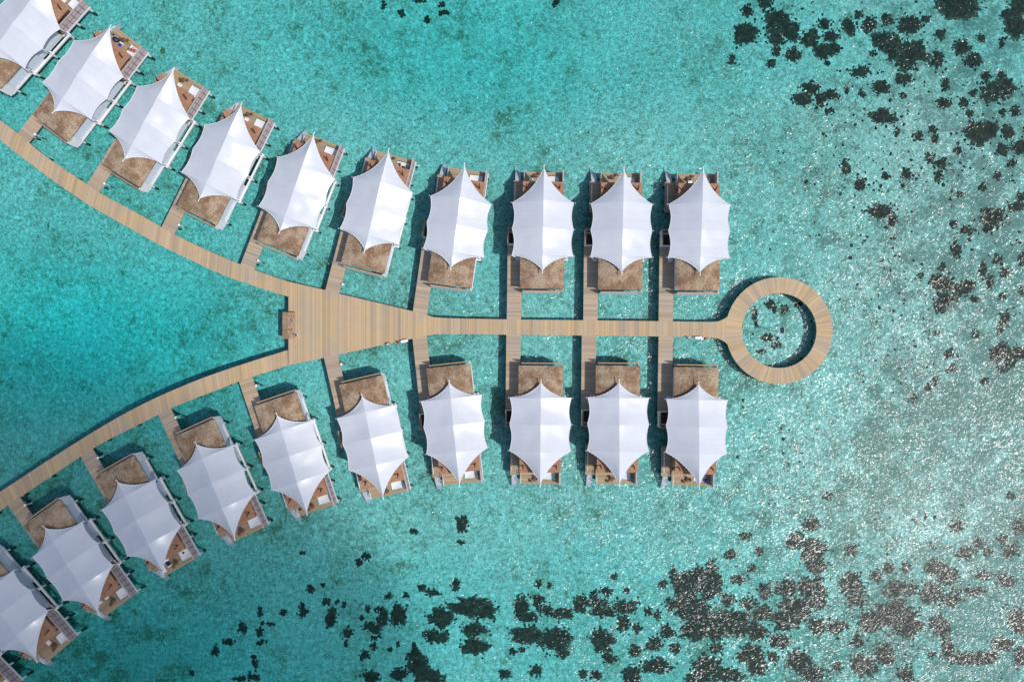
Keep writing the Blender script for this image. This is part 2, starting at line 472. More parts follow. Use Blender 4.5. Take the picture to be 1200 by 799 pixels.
# ------------------------------------------------------------------ villas
UI, Ui, Um, Uo, UO = 9.09, 11.5, 15.8, 20.13, 25.1
HW, HI, HO, HE = 4.99, 4.61, 6.1, 3.7
Y0 = 15.8                        # local y = u - Y0, local x = across, z = world height
def tent_rows():
    """ridge and edge points from the inner tip to the outer tip"""
    rid = []; edg = []
    def ridge(u): 
        f = (u-UI)/(UO-UI); return HI+(HO-HI)*f + .32*math.sin(math.pi*f)
    def bez(p0, p1, p2, f): return tuple((1-f)**2*a+2*f*(1-f)*b+f*f*c for a, b, c in zip(p0, p1, p2))
    def end(u0, uT, sag, n, rev):
        p0 = Vector((u0, HW)); p2 = Vector((uT, 0)); d = (p2-p0).normalized()
        nrm = Vector((-d.y, d.x));
        if nrm.y > 0: nrm = -nrm
        ctl = (p0+p2)/2 + nrm*2*sag
        L = []
        for i in range(n+1):
            f = i/n
            u, w = bez(tuple(p0), tuple(ctl), tuple(p2), f)
            ur = u0+(uT-u0)*f
            zt = ridge(uT)
            L.append(((ur, ridge(ur)), (u, max(w, .04), HE+(zt-.08-HE)*(f**1.35)), math.sin(math.pi*f)*.5))
        return L[::-1] if rev else L
    rows = end(Ui, UI, .62, 10, True); bays = [rows]
    for (a, b) in ((Ui, Um), (Um, Uo)):
        rows = []; bays.append(rows)
        for i in range(0, 11):
            f = i/10; s_ = math.sin(math.pi*f); u = a+(b-a)*f
            rows.append(((u, ridge(u)), (u, HW-.36*s_, HE+.1*s_), s_))
    bays.append(end(Uo, UO, .6, 14, False))
    return bays
BAYS = tent_rows()
ROWS = BAYS[0]+BAYS[1][1:]+BAYS[2][1:]+BAYS[3][1:]
NT_ = 10
def tent_pt(row, k, side, amp=1., seed=None):
    (ur, zr), (ue, we, ze), sg = row
    q = k/NT_
    u = ur+(ue-ur)*q; w = we*q
    z = zr+(ze-zr)*q**1.12 - .10*amp*sg*4*q*(1-q)*.8 - .16*sg*(1-q)
    if seed is not None:
        fl = 4*q*(1-q)*min(1, sg*2)
        z += fl*(.09*noise.noise((u*.45+seed, side*w*.45, seed))+.025*noise.noise((u*1.6+seed, side*w*.8, seed)))
    return (side*w, u-Y0, DK+z)

def board_box(mb, x0, x1, y0, y1, z0, z1): mb.box(x0, x1, y0, y1, z0, z1, 'y')

def make_villa(mir):
    root = empty('water_villa', (0, 0, 0))
    def B(mb, name, mat, par=root): return mb.build(name, M[mat], par, mir)
    y = lambda u: u-Y0
    # floor slab and main building
    mb = MB(); mb.box(-3.42, 3.55, y(6.45), y(25.95), DK-.45, DK-.05); B(mb, 'floor_slab', 'concrete')
    mb = MB(); mb.box(-3.28, 3.22, y(6.5), y(19.2), DK-.05, DK+2.9); B(mb, 'house_wall', 'facade')
    mb = MB(); mb.box(3.222, 3.82, y(11.78), y(14.3), DK-.35, DK+2.3); B(mb, 'bath_bay', 'facade')
    # open lounge under the shingle roof
    for x in (-3.1, 3.0):
        for u in (19.5, 23.2): mb = MB(); mb.box(x-.1, x+.1, y(u)-.1, y(u)+.1, DK, DK+3.05); B(mb, 'porch_post', 'dark_wood')
    mb = MB(); mb.box(-2.9, 2.9, y(19.202), y(19.26), DK+.05, DK+2.6); B(mb, 'glass_door', 'glass')
    # thatch roof (hipped at the inner end)
    e, zr = DK+2.9, DK+3.55
    x0, x1, u0, u1 = -3.63, 3.63, 6.27, 13.2
    mb = MB(); n = 16
    def rz(x, u):
        d = min((x-x0), (x1-x), (u-u0)*1.3); return e + (zr-e)*min(1, d/2.4)**.8
    us = [u0+(u1-u0)*i/24 for i in range(25)]; xx = [x0+(x1-x0)*i/20 for i in range(21)]
    jit = lambda x, u: .05*noise.noise((x*1.7, u*1.7, 4))
    rows = [[(x+(.05*noise.noise((u*3, 1, 1)) if abs(abs(x)-3.63) < .01 else 0), y(u)-(.05*noise.noise((x*3, 2, 1)) if u == u0 else 0), rz(x, u)+jit(x, u)) for x in xx] for u in us]
    mb.grid(rows)
    top = rows
    for line in ([r[0] for r in rows][::-1], [r[-1] for r in rows], rows[0]):
        mb.grid([[(a[0], a[1], a[2]-.28) for a in line], line], flip=False)
    mb.grid([[(a[0], a[1], a[2]-.28) for a in r] for r in rows], flip=True)
    B(mb, 'thatch_roof', 'thatch')
    mb = MB(); mb.box(-3.3, 3.34, y(13.0), y(19.2), DK+2.902, DK+3.1); B(mb, 'flat_roof', 'white')
    # cedar shingle roof over the lounge
    mb = MB()
    def sz(x, u): return DK+3.24 - .10*(u-19)/5 + .02*noise.noise((x*2, u*2, 8))
    us2 = [19.0+4.72*i/24 for i in range(25)]; xs2 = [-3.33+6.73*i/24 for i in range(25)]
    r2 = [[(x, y(u), sz(x, u)) for x in xs2] for u in us2]
    mb.grid(r2)
    for line in ([r[0] for r in r2][::-1], [r[-1] for r in r2], r2[0], r2[-1][::-1]):
        mb.grid([[(a[0], a[1], a[2]-.2) for a in line], line])
    mb.grid([[(a[0], a[1], a[2]-.2) for a in r] for r in r2], flip=True)
    rf = B(mb, 'shingle_roof', 'shingle')
    for x in (-2.75, 2.65):
        mb = MB(); mb.tube((x, y(22.55), DK+3.1), (x, y(22.95), DK+4.7), .12, .10, n=6); B(mb, 'roof_spout', 'dark_wood', rf)
    # sun deck with the net opening
    mb = MB(); z1, z0 = DK, DK-.2
    nx0, nx1, ny0, ny1 = .38, 2.62, 23.62, 25.42
    for (a, b, c, d) in ((-3.25, nx0, 19.2, 26.02), (nx1, 3.22, 19.2, 26.02), (nx0, nx1, 19.2, ny0), (nx0, nx1, ny1, 26.02)):
        mb.box(a, b, y(c), y(d), z0, z1, 'y')
    sd = B(mb, 'sun_deck', 'sun_deck')
    # slab must not fill the net opening
    sl = [c for c in root.children if c.name.startswith('floor_slab')][0]
    mb = MB()
    for (a, b, c, d) in ((-3.42, 3.58, 6.45, 14.3), (-3.42, 3.24, 14.3, 19.2), (-3.22, nx0, 19.2, 25.9), (nx1, 3.42, 19.2, 25.9), (nx0, nx1, 19.2, ny0-.02), (nx0, nx1, ny1+.02, 25.9)):
        mb.box(a, b, y(c), y(d), DK-.45, DK-.21)
    sl.data = mb.mesh('floor_slab', M['concrete'], mir)
    mb = MB(); n = 12
    mb.grid([[(nx0+.12+(nx1-nx0-.24)*i/n, y(ny0+.12+(ny1-ny0-.24)*j/n), DK-.06-.16*math.sin(math.pi*i/n)*math.sin(math.pi*j/n)) for i in range(n+1)] for j in range(n+1)])
    c4 = [(nx0+.12, ny0+.12), (nx1-.12, ny0+.12), (nx1-.12, ny1-.12), (nx0+.12, ny1-.12)]
    mb.path([(a, y(b), DK-.06) for a, b in c4+c4[:1]], .035)
    for a, b in c4: mb.tube((a, y(b), DK-.06), (a+(.14 if a > 1 else -.14), y(b)+(.14 if b > 24.5 else -.14), DK-.06), .02, n=5)
    B(mb, 'overwater_net', 'net')
    # clad privacy wall
    mb = MB(); mb.box(3.225, 3.43, y(19.9), y(25.95), DK-.05, DK+2.0, 'yz'); pw = B(mb, 'privacy_wall', 'clad')
    mb = MB(); mb.box(3.21, 3.445, y(19.88), y(25.97), DK+2.0, DK+2.04); B(mb, 'coping', 'cap_stone', pw)
    mb = MB(); mb.box(3.432, 3.53, y(19.9), y(25.97), DK-.4, DK-.06); B(mb, 'edge_beam', 'screen_white')
    # side deck, rails, stair into the sea
    mb = MB(); mb.box(-4.93, -3.27, y(19.5), y(24.62), DK-.45, DK-.25, 'y'); B(mb, 'side_deck', 'side_deck')
    def rail(x, ua, ub, zb):
        mb = MB(); k = max(2, int((ub-ua)/1.1))
        for i in range(k+1): q = ua+(ub-ua)*i/k; mb.tube((x, y(q), zb), (x, y(q), zb+.95), .025, n=6)
        mb.tube((x, y(ua), zb+.95), (x, y(ub), zb+.95), .05, n=6); mb.tube((x, y(ua), zb+.5), (x, y(ub), zb+.5), .02, n=6)
        B(mb, 'handrail', 'white')
    rail(-4.62, 20.3, 23.9, DK-.25); rail(-3.12, 24.1, 25.95, DK)
    mb = MB()
    for i in range(9):
        f = i/8; mb.box(-4.58, -3.8, y(24.66+i*.25), y(24.66+i*.25+.22), DK-.37-f*1.75-.05, DK-.37-f*1.75)
    for x in (-4.64, -3.80): 
        mb.face([(x, y(24.62), DK-.55), (x, y(26.9), DK-2.35), (x, y(26.9), DK-2.15), (x, y(24.62), DK-.3)])
        mb.face([(x+.06, y(24.62), DK-.55), (x+.06, y(24.62), DK-.3), (x+.06, y(26.9), DK-2.15), (x+.06, y(26.9), DK-2.35)])
        mb.face([(x, y(24.62), DK-.3), (x, y(26.9), DK-2.15), (x+.06, y(26.9), DK-2.15), (x+.06, y(24.62), DK-.3)][::-1])
    B(mb, 'sea_stair', 'stair')
    # entry court beside the walkway
    mb = MB(); a0, a1, b0, b1, hh = -5.72, -4.0, 13.65, 16.35, 1.9
    mb.box(a0, a0+.1, y(b0), y(b1), DK-.2, DK+hh); mb.box(a1-.1, a1, y(b0), y(b1), DK, DK+hh)
    mb.box(a0+.102, a1-.102, y(b0), y(b0)+.1, DK, DK+hh); mb.box(a0+.102, a1-.102, y(b1)-.1, y(b1), DK-.2, DK+hh)
    sh = B(mb, 'shower_screen', 'facade')
    mb = MB(); w = .2
    mb.box(a0-.05, a0+w, y(b0)-.05, y(b1)+.05, DK+hh, DK+hh+.07); mb.box(a0+w+.002, a1, y(b1)-w, y(b1)+.05, DK+hh, DK+hh+.07)
    B(mb, 'coping', 'coping', sh)
    mb = MB(); mb.box(a0+.1, a1-.1, y(b0)+.1, y(b1)-.1, DK-.15, DK+.03); B(mb, 'shower_floor', 'dark_floor', sh)
    mb = MB(); mb.box(a0+.102, a1-.102, y(b1)-.62, y(b1)-.3, DK+.03, DK+.5); B(mb, 'shower_bench', 'screen_white', sh)
    # front screen with timber coping
    mb = MB(); b_ = 5.80 if mir else 5.70
    for q in ([(5.93, DK+2.72), (5.80, DK+2.72), (b_, DK-.3), (5.93, DK-.3)],):
        for xx_, fl in ((-3.15, 1), (2.95, 0)):
            pts = [(xx_, y(a), b) for a, b in q]; mb.face(pts[::-1] if fl else pts)
        for (a, b), (c, d) in zip(q, q[1:]+q[:1]): mb.face([(-3.15, y(a), b), (2.95, y(a), b), (2.95, y(c), d), (-3.15, y(c), d)][::-1])
    mb.box(3.42, 3.53, y(5.95), y(7.45), DK-.35, DK+2.6)
    for i in range(1, 3): mb.box(3.531, 3.545, y(5.95), y(7.45), DK-.35+i*1.0, DK-.29+i*1.0)
    fs = B(mb, 'garden_screen', 'screen_white')
    mb = MB(); mb.box(-3.2, 3.5, y(5.81), y(5.97), DK+2.72, DK+2.77); B(mb, 'coping', 'coping', fs)
    # tie beams, brackets, masts on both flanks
    for sx in (1, -1):
        if sx > 0:
            mb = MB(); mb.box(3.90, 4.22, y(Ui), y(Uo), DK-.28, DK+.02); B(mb, 'tie_beam', 'white')
        for u in (Ui, Um, Uo):
            if sx < 0 and u == Um: continue
            mb = MB(); mb.box(sx*3.5 if u != Um else sx*3.6, sx*4.32, y(u)-.26, y(u)+.26, DK-.35, DK+.12)
            mb.box(sx*3.92, sx*4.22, y(u)-.15, y(u)+.15, DK+.12, DK+.4); B(mb, 'bracket', 'white')
            mb = MB(); mb.tube((sx*4.07, y(u), DK+.4), (sx*4.95, y(u), DK+HE-.08), .085, .06, n=8); B(mb, 'mast', 'white')
            mb = MB(); mb.tube((sx*4.85, y(u), DK+HE-.02), (sx*5.25, y(u), DK+HE+.0), .05, n=6); mb.ball((sx*5.22, y(u), DK+HE), .09, 8, 6); B(mb, 'cable_anchor', 'steel')
    # tent canopy
    mb = MB()
    for side in (1, -1):
        for bay in BAYS:
            rows = [[tent_pt(r, k, side) for k in range(NT_+1)] for r in bay]
            mb.grid(rows, flip=(side > 0)); 
            mb.grid([[(a, b, c-.03) for a, b, c in r] for r in rows], flip=(side < 0))
    tc = B(mb, 'tent_canopy', 'tent')
    for side in (1, -1):
        mb = MB(); mb.path([tent_pt(r, NT_, side) for r in ROWS], .045, n=6); B(mb, 'edge_cable', 'white', tc)
    for u, z, d in ((UI, HI, -1), (UO, HO, 1)):
        mb = MB(); mb.tube((0, y(u)-d*.3, DK+z-.1), (0, y(u)+d*.5, DK+z+.08), .07, n=8); mb.ball((0, y(u)+d*.52, DK+z+.08), .11, 8, 6); B(mb, 'ridge_finial', 'white', tc)
    # stilts
    for (x, u) in ((3.36, 7.3), (-3.1, 7.3), (4.05, Ui), (4.05, Um), (4.05, Uo), (-4.05, Ui), (-4.05, Uo), (3.4, 22.4), (3.4, 25.6), (-3.0, 25.6), (-4.75, 20.2), (-4.75, 24.3), (-5.5, 14.0), (-5.5, 16.1)):
        mb = MB(); mb.tube((x, y(u), -1.7), (x, y(u), DK-.3), .2, .17, n=8); B(mb, 'stilt', 'stilt')
    return root

VILLAS = {
 'U0': (-29, -20, -44.5), 'U1': (39.4, 44.6, -48.2), 'U2': (111.5, 103.2, -53.0), 'U3': (187.3, 154.4, -58.26), 'U4': (268.5, 196.7, -63.62), 'U5': (355.2, 231.7, -68.9),
 'U6': (445.8, 252.2, -75.36), 'U7': (538.0, 270.1, -81.9), 'U8': (635.4, 273.3, -89.3), 'U9': (724.9, 274.5, -89.4), 'U10': (813.4, 275.3, -89.3),
 'L10': (810.6, 496.9, 90.9), 'L9': (721.1, 494.8, 90.55), 'L8': (632.6, 494.9, 90.6), 'L7': (534.5, 495.0, 83.84), 'L6': (441.6, 509.8, 77.16), 'L5': (350.1, 529.7, 71.4),
 'L4': (263.2, 560.2, 65.6), 'L3': (178.1, 601.2, 60.5), 'L2': (100.0, 650.4, 54.6), 'L1': (25.7, 706.6, 49.2), 'L0': (-41, 764, 45.0)}
ORD = ['', 'first', 'second', 'third', 'fourth', 'fifth', 'sixth', 'seventh', 'eighth', 'ninth', 'tenth', 'eleventh']
def where(k):
    n = 11-int(k[1:]); row = 'upper' if k[0] == 'U' else 'lower'
    return '%s villa from ring, %s row' % (ORD[n], row)
proto = {'U': make_villa(False), 'L': make_villa(True)}
used = set(); FR = {}
for k, (px, py, a) in VILLAS.items():
    ar = math.radians(a); d = Vector((math.cos(ar), -math.sin(ar)))
    x, yv = P(px, py)
    r = proto[k[0]] if k[0] not in used else copy_tree(proto[k[0]])
    used.add(k[0])
    r.location = (x, yv, 0); r.rotation_euler = (0, 0, math.atan2(d.y, d.x)-math.pi/2)
    n = 11-int(k[1:])
    tag(r, 'white tented water villa, %s from the ring platform in the %s row' % (ORD[n], 'upper' if k[0] == 'U' else 'lower'), 'villa', 'white tent-roofed villas along the pier')
    side = Vector((d.y, -d.x)) * (1 if k[0] == 'U' else -1)     # local +across
    FR[k] = (Vector((x, yv)), d, side)
def loc(k, u, v):
    o, d, s_ = FR[k]; return o + d*(u-Y0) + s_*v

# every tent is tensioned a little differently
for k, (px, py, a) in VILLAS.items(): pass
roots = sorted([o for o in C.objects if o.name.startswith('water_villa')], key=lambda o: o.name)
for i, r in enumerate(roots):
    rt = random.Random(40+i); amps = [rt.uniform(.55, 1.5) for _ in BAYS]
    mir = any((FR[k][0]-Vector((r.location.x, r.location.y))).length < .01 and k[0] == 'L' for k in FR)
    mb = MB()
    for side in (1, -1):
        for bay, am in zip(BAYS, amps):
            rows = [[tent_pt(q, k, side, am, i*7.3) for k in range(NT_+1)] for q in bay]
            mb.grid(rows, flip=(side > 0)); mb.grid([[(a, b, c-.03) for a, b, c in q] for q in rows], flip=(side < 0))
    tcn = [c for c in r.children if c.name.startswith('tent_canopy')][0]
    tcn.data = mb.mesh('tent_canopy', M['tent'], mir)
# plank walkways from the pier to each villa
def seg_hit(o, d, poly):
    best = None
    for a, b in zip(poly, poly[1:]):
        e = b-a; den = d.x*e.y-d.y*e.x
        if abs(den) < 1e-9: continue
        w = a-o; tt = (w.x*e.y-w.y*e.x)/den; ss = (w.x*d.y-w.y*d.x)/den
        if tt > 0 and -1e-6 <= ss <= 1+1e-6 and (best is None or tt < best): best = tt
    return best
topedge = list(ua)+A[1:]; botedge = list(lb)+B[1:]
def wlk(k):
    o, d, s_ = FR[k]
    ue = {}
    for v in (-5.76, -3.36):
        st = loc(k, 12.5, v)
        h_ = seg_hit(st, -d, topedge if k[0] == 'U' else botedge)
        ue[v] = 12.5-(h_ if h_ else 14)
    root = empty('walkway', (loc(k, 13.6, -4.56).x, loc(k, 13.6, -4.56).y, 0), 0, 'short plank walkway joining the pier to the '+where(k), 'walkway', 'plank walkways from the pier to the villas')
    c0 = loc(k, 13.6, -4.56)
    mb = MB()
    def pt(u, v, z): q = loc(k, u, v)-c0; return (q.x, q.y, z)
    ui0, ui1 = ue[-5.76]-.25, ue[-3.36]-.25
    nseg = 8
    for i in range(nseg):
        f0, f1 = i/nseg, (i+1)/nseg
        q = [(ui0+(13.6-ui0)*f0, -5.76), (ui1+(13.6-ui1)*f0, -3.36), (ui1+(13.6-ui1)*f1, -3.36), (ui0+(13.6-ui0)*f1, -5.76)]
        uvs = [(a, b) for a, b in q]
        top = [pt(a, b, DK-.03) for a, b in q]; bot = [pt(a, b, DK-.22) for a, b in q]
        if k[0] == 'L': top, bot, uvs = top[::-1], bot[::-1], uvs[::-1]
        mb.face(top, uvs); mb.face(bot[::-1], uvs[::-1])
        for m_, n_ in ((0, 1), (1, 2), (2, 3), (3, 0)):
            if (m_, n_) in ((0, 1),) and i > 0: continue
            if (m_, n_) == (2, 3) and i < nseg-1: continue
            mb.face([bot[m_], bot[n_], top[n_], top[m_]], [uvs[m_], uvs[n_], uvs[n_], uvs[m_]])
    mb.build('walkway_deck', M['walk'], root)
    for u in (max(ui0, ui1)+1.2, 12.9):
        for v in (-5.2, -3.95):
            q = loc(k, u, v); p_ = pile(q.x, q.y, 'pile', root); p_.location = (q.x-c0.x, q.y-c0.y, 0)
    return max(ui0, ui1)
WI = {k: wlk(k) for k in VILLAS}

# small lamp posts standing beside the walkways
for k in ('U2','U3','U4','U5','U6','L2','L3','L4','L5','L6'):
    q = loc(k, WI[k]+1.9, -3.1); zb = bed(q.x, q.y)
    r = empty('bollard_lamp', (q.x, q.y, 0), 0, 'small white lamp beside the walkway of the '+where(k), 'lamp', 'small lamps beside the walkways')
    mb = MB(); mb.tube((0,0,zb-.2), (0,0,DK+.2), .09, n=8); mb.build('post', M['stilt'], r)
    mb = MB(); mb.lathe([(0,DK+.2),(.22,DK+.2),(.22,DK+.5),(.16,DK+.58),(0,DK+.6)], 12); mb.build('lamp_head', M['white'], r)

# ------------------------------------------------------------------ deck furniture
def face_rot(k): 
    d = FR[k][1]; return math.atan2(d.y, d.x)-math.pi/2
def make_chair():
    r = empty('rattan_chair', (0,0,0))
    mb = MB(); mb.lathe([(0,.36),(.33,.36),(.36,.40),(.33,.45),(0,.45)], 16); mb.build('seat', M['rattan'], r)
    mb = MB(); rows = []
    for i in range(6):
        z = .45+.42*i/5; rr = .36+.10*i/5
        rows.append([(rr*math.cos(a), rr*math.sin(a), z+.0) for a in [math.radians(200+140*j/12) for j in range(13)]])
    mb.grid(rows); mb.grid([[(x*.93, y_*.93, z) for x, y_, z in q] for q in rows], flip=True)
    mb.path(rows[-1], .03); mb.build('backrest', M['rattan'], r)
    for sx in (-1, 1):
        for sy in (-1, 1): mb = MB(); mb.tube((sx*.28, sy*.26, 0), (sx*.22, sy*.2, .38), .03, n=6); mb.build('leg', M['rattan'], r)
    return r
def make_table():
    r = empty('side_table', (0,0,0))
    mb = MB(); mb.lathe([(0,.44),(.24,.44),(.26,.47),(.24,.5),(0,.5)], 16); mb.build('tabletop', M['rattan'], r)
    for i in range(3):
        a = 2*math.pi*i/3; mb = MB(); mb.tube((.22*math.cos(a), .22*math.sin(a), 0), (.12*math.cos(a), .12*math.sin(a), .45), .025, n=6); mb.build('leg', M['rattan'], r)
    return r
def make_lounger(cloth='cushion', towel=None):
    r = empty('sun_lounger', (0,0,0))
    mb = MB()
    for sx in (-1, 1): mb.box(sx*.33-.03, sx*.33+.03, -.95, .95, .22, .28)
    for yy in (-.93, -.3, .3, .88): mb.box(-.298, .298, yy, yy+.06, .22, .27)
    mb.build('frame', M['white'], r)
    for sx in (-1, 1):
        for sy in (-1, 1): mb = MB(); mb.box(sx*.30-.03, sx*.30+.03, sy*.85-.03, sy*.85+.03, 0, .22); mb.build('leg', M['white'], r)
    mb = MB(); n = 10
    prof = [(.97,.31),(.97,.38),(-.25,.38),(-.93,.75),(-.96,.68),(-.28,.29)]
    for sx in (-1,1): mb.face([(sx*.34, a, b) for a, b in (prof if sx < 0 else prof[::-1])])
    for (a, b), (c, d) in zip(prof, prof[1:]+prof[:1]): mb.face([(-.34,a,b),(.34,a,b),(.34,c,d),(-.34,c,d)])
    mb.build('mattress', M[cloth], r)
    if towel:
        mb = MB(); rows = [[(x*.38, yy, .395+.012*math.sin(9*x+7*yy)+(-.1 if abs(x) > .95 else 0)) for x in [-1+2*i/10 for i in range(11)]] for yy in [-.35+1.1*j/8 for j in range(9)]]
        mb.grid(rows); mb.grid([[(a, b, c-.012) for a, b, c in q] for q in rows], flip=True); mb.build('towel', M[towel], r)
    return r
chair0 = make_chair(); table0 = make_table(); first = {'c': True, 't': True, 'l': True}
CH = {'U2': (146.5,47), 'U3': (216.5,94), 'U4': (292,134), 'U5': (373,165.2), 'U6': (459,186.2), 'U8': (629,205), 'U9': (720,206.6), 'U10': (808.7,208.5),
      'L10': (804.3,563), 'L9': (715,562.3), 'L8': (624.8,562), 'L6': (451.5,576.8), 'L5': (364.3,594.8), 'L4': (282.5,623.5), 'L3': (205,661), 'L2': (131.5,705.8), 'L1': (64,758.5)}
for i, (k, (px, py)) in enumerate(CH.items()):
    x, yv = P(px, py, .4); rz = face_rot(k)
    c = chair0 if first['c'] else copy_tree(chair0); first['c'] = False
    off = Vector((-.26, -.12)); off.rotate(Matrix.Rotation(rz, 2))
    c.location = (x+off.x, yv+off.y, DK); c.rotation_euler = (0,0,rz+random.uniform(-.8,.8))
    tag(c, 'brown rattan chair on the deck of the '+where(k), 'chair', 'rattan chairs on the villa decks')
    tb = table0 if first['t'] else copy_tree(table0); first['t'] = False
    off = Vector((.38, .2)); off.rotate(Matrix.Rotation(rz, 2))
    tb.location = (x+off.x, yv+off.y, DK)
    tag(tb, 'small round rattan table on deck of the '+where(k), 'side table', 'rattan side tables on the villa decks')
lng = make_lounger()
LG = [('U1',(74.3,.8),''),('U3',(210,100.3),''),('U4',(288.5,140.5),''),('U8',(622.5,211.6),''),('U10',(808.8,214.2),''),('L3',(191.8,667.5),'pale cream'),
      ('L2',(116.8,705.2),'left hand'),('L2',(124.4,699.6),'right hand'),('L1',(56.2,752.4),'')]
for i, (k, (px, py), w) in enumerate(LG):
    x, yv = P(px, py, .4); rz = face_rot(k)
    o = lng if i == 0 else copy_tree(lng)
    d = FR[k][1]; ln = {'L3': .45, 'L1': .5}.get(k, .62)
    o.location = (x-d.x*ln, yv-d.y*ln, DK); o.rotation_euler = (0,0,rz)
    lab = {'left hand': 'white sun lounger nearer the tent tip, on deck of the tenth'[:0]}.get(w, '')
    if k == 'L2': lab = ('white sun lounger nearer the tent tip' if w == 'left hand' else 'white sun lounger nearer the net')+', '+where(k)
    elif k == 'L3': lab = 'pale sun lounger next to the navy one at the '+where(k)
    else: lab = 'white sun lounger under the roof edge of the '+where(k)
    tag(o, lab, 'sun lounger', 'white sun loungers on the villa decks')
# odd loungers with towels
o = make_lounger('cushion', 'navy'); x, yv = P(196.8, 659.3, .4); d = FR['L3'][1]
o.location = (x-d.x*.1, yv-d.y*.1, DK); o.rotation_euler = (0,0,face_rot('L3')); o.scale = (1.25,.8,1)
tag(o, 'sun lounger spread with a navy towel at the '+where('L3'), 'sun lounger')
o = make_lounger('cushion', 'blue'); x, yv = P(140, 53.5, .4); d = FR['U2'][1]
o.location = (x-d.x*.35, yv-d.y*.35, DK); o.rotation_euler = (0,0,face_rot('U2'))
tag(o, 'white sun lounger with a royal blue towel at the '+where('U2'), 'sun lounger')
# bean bags, float, ball, towels
def blob(name, px, py, k, r, mat, label, cat, dent=.25):
    x, yv = P(px, py, .3); mb = MB(); rows = []
    n, m = 20, 10
    for i in range(m+1):
        a = -math.pi/2+math.pi*i/m
        rows.append([(r[0]*math.cos(a)*math.cos(2*math.pi*j/n)*(1+.05*math.sin(5*2*math.pi*j/n)), r[1]*math.cos(a)*math.sin(2*math.pi*j/n), r[2]*(1+max(0, math.sin(a))*(-dent*math.cos(a)**0)+math.sin(a))) for j in range(n+1)])
    mb.grid(rows); o = mb.build(name, M[mat]); o.location = (x, yv, DK); o.rotation_euler = (0,0,face_rot(k)); return tag(o, label, cat)
x, yv = P(135.5, 46.6, .2)
r = empty('float_ring', (x, yv, DK), face_rot('U2')+.15, 'navy oval inflatable float lying on the deck of the '+where('U2'), 'float')
mb = MB(); n, m = 28, 10
mb.grid([[((.5+.13*math.cos(2*math.pi*j/m))*math.cos(2*math.pi*i/n)*1.05, (.5+.13*math.cos(2*math.pi*j/m))*math.sin(2*math.pi*i/n)*.66, .14+.13*math.sin(2*math.pi*j/m)) for j in range(m+1)] for i in range(n+1)], flip=True); mb.build('tube', M['navy'], r)
mb = MB(); mb.lathe([(0,.1),(.4,.1),(.4,.14),(0,.15)], 20); o = mb.build('float_floor', simple('slate_blue_vinyl', (.06,.11,.22), .4), r); o.scale = (1.0,.64,1)
blob('beach_bag', 132.4, 40.3, 'U2', (.2,.14,.16), 'navy', 'small blue beach bag near the tent tip of the '+where('U2'), 'bag')
blob('bean_bag', 826.6, 562.6, 'L10', (.3,.28,.26), 'blue', 'round blue bean bag beside the net of the '+where('L10'), 'bean bag')
blob('beach_bag', 351.6, 596.8, 'L5', (.24,.18,.2), 'navy', 'small navy beach bag on the deck of the '+where('L5'), 'bag')
x, yv = P(213.2, 646.8)
mb = MB(); rows = [[(-.16+.32*i/6, -.38+.76*j/10, .02+.03*math.sin(3*i+j)) for i in range(7)] for j in range(11)]
mb.grid(rows); mb.grid([[(a, b, c-.02) for a, b, c in q] for q in rows], flip=True)
o = mb.build('towel', M['navy']); o.location = (x, yv, DK-.13); o.rotation_euler = (0,0,face_rot('L3')+.5); tag(o, 'crumpled navy towel on the white net of the '+where('L3'), 'towel')

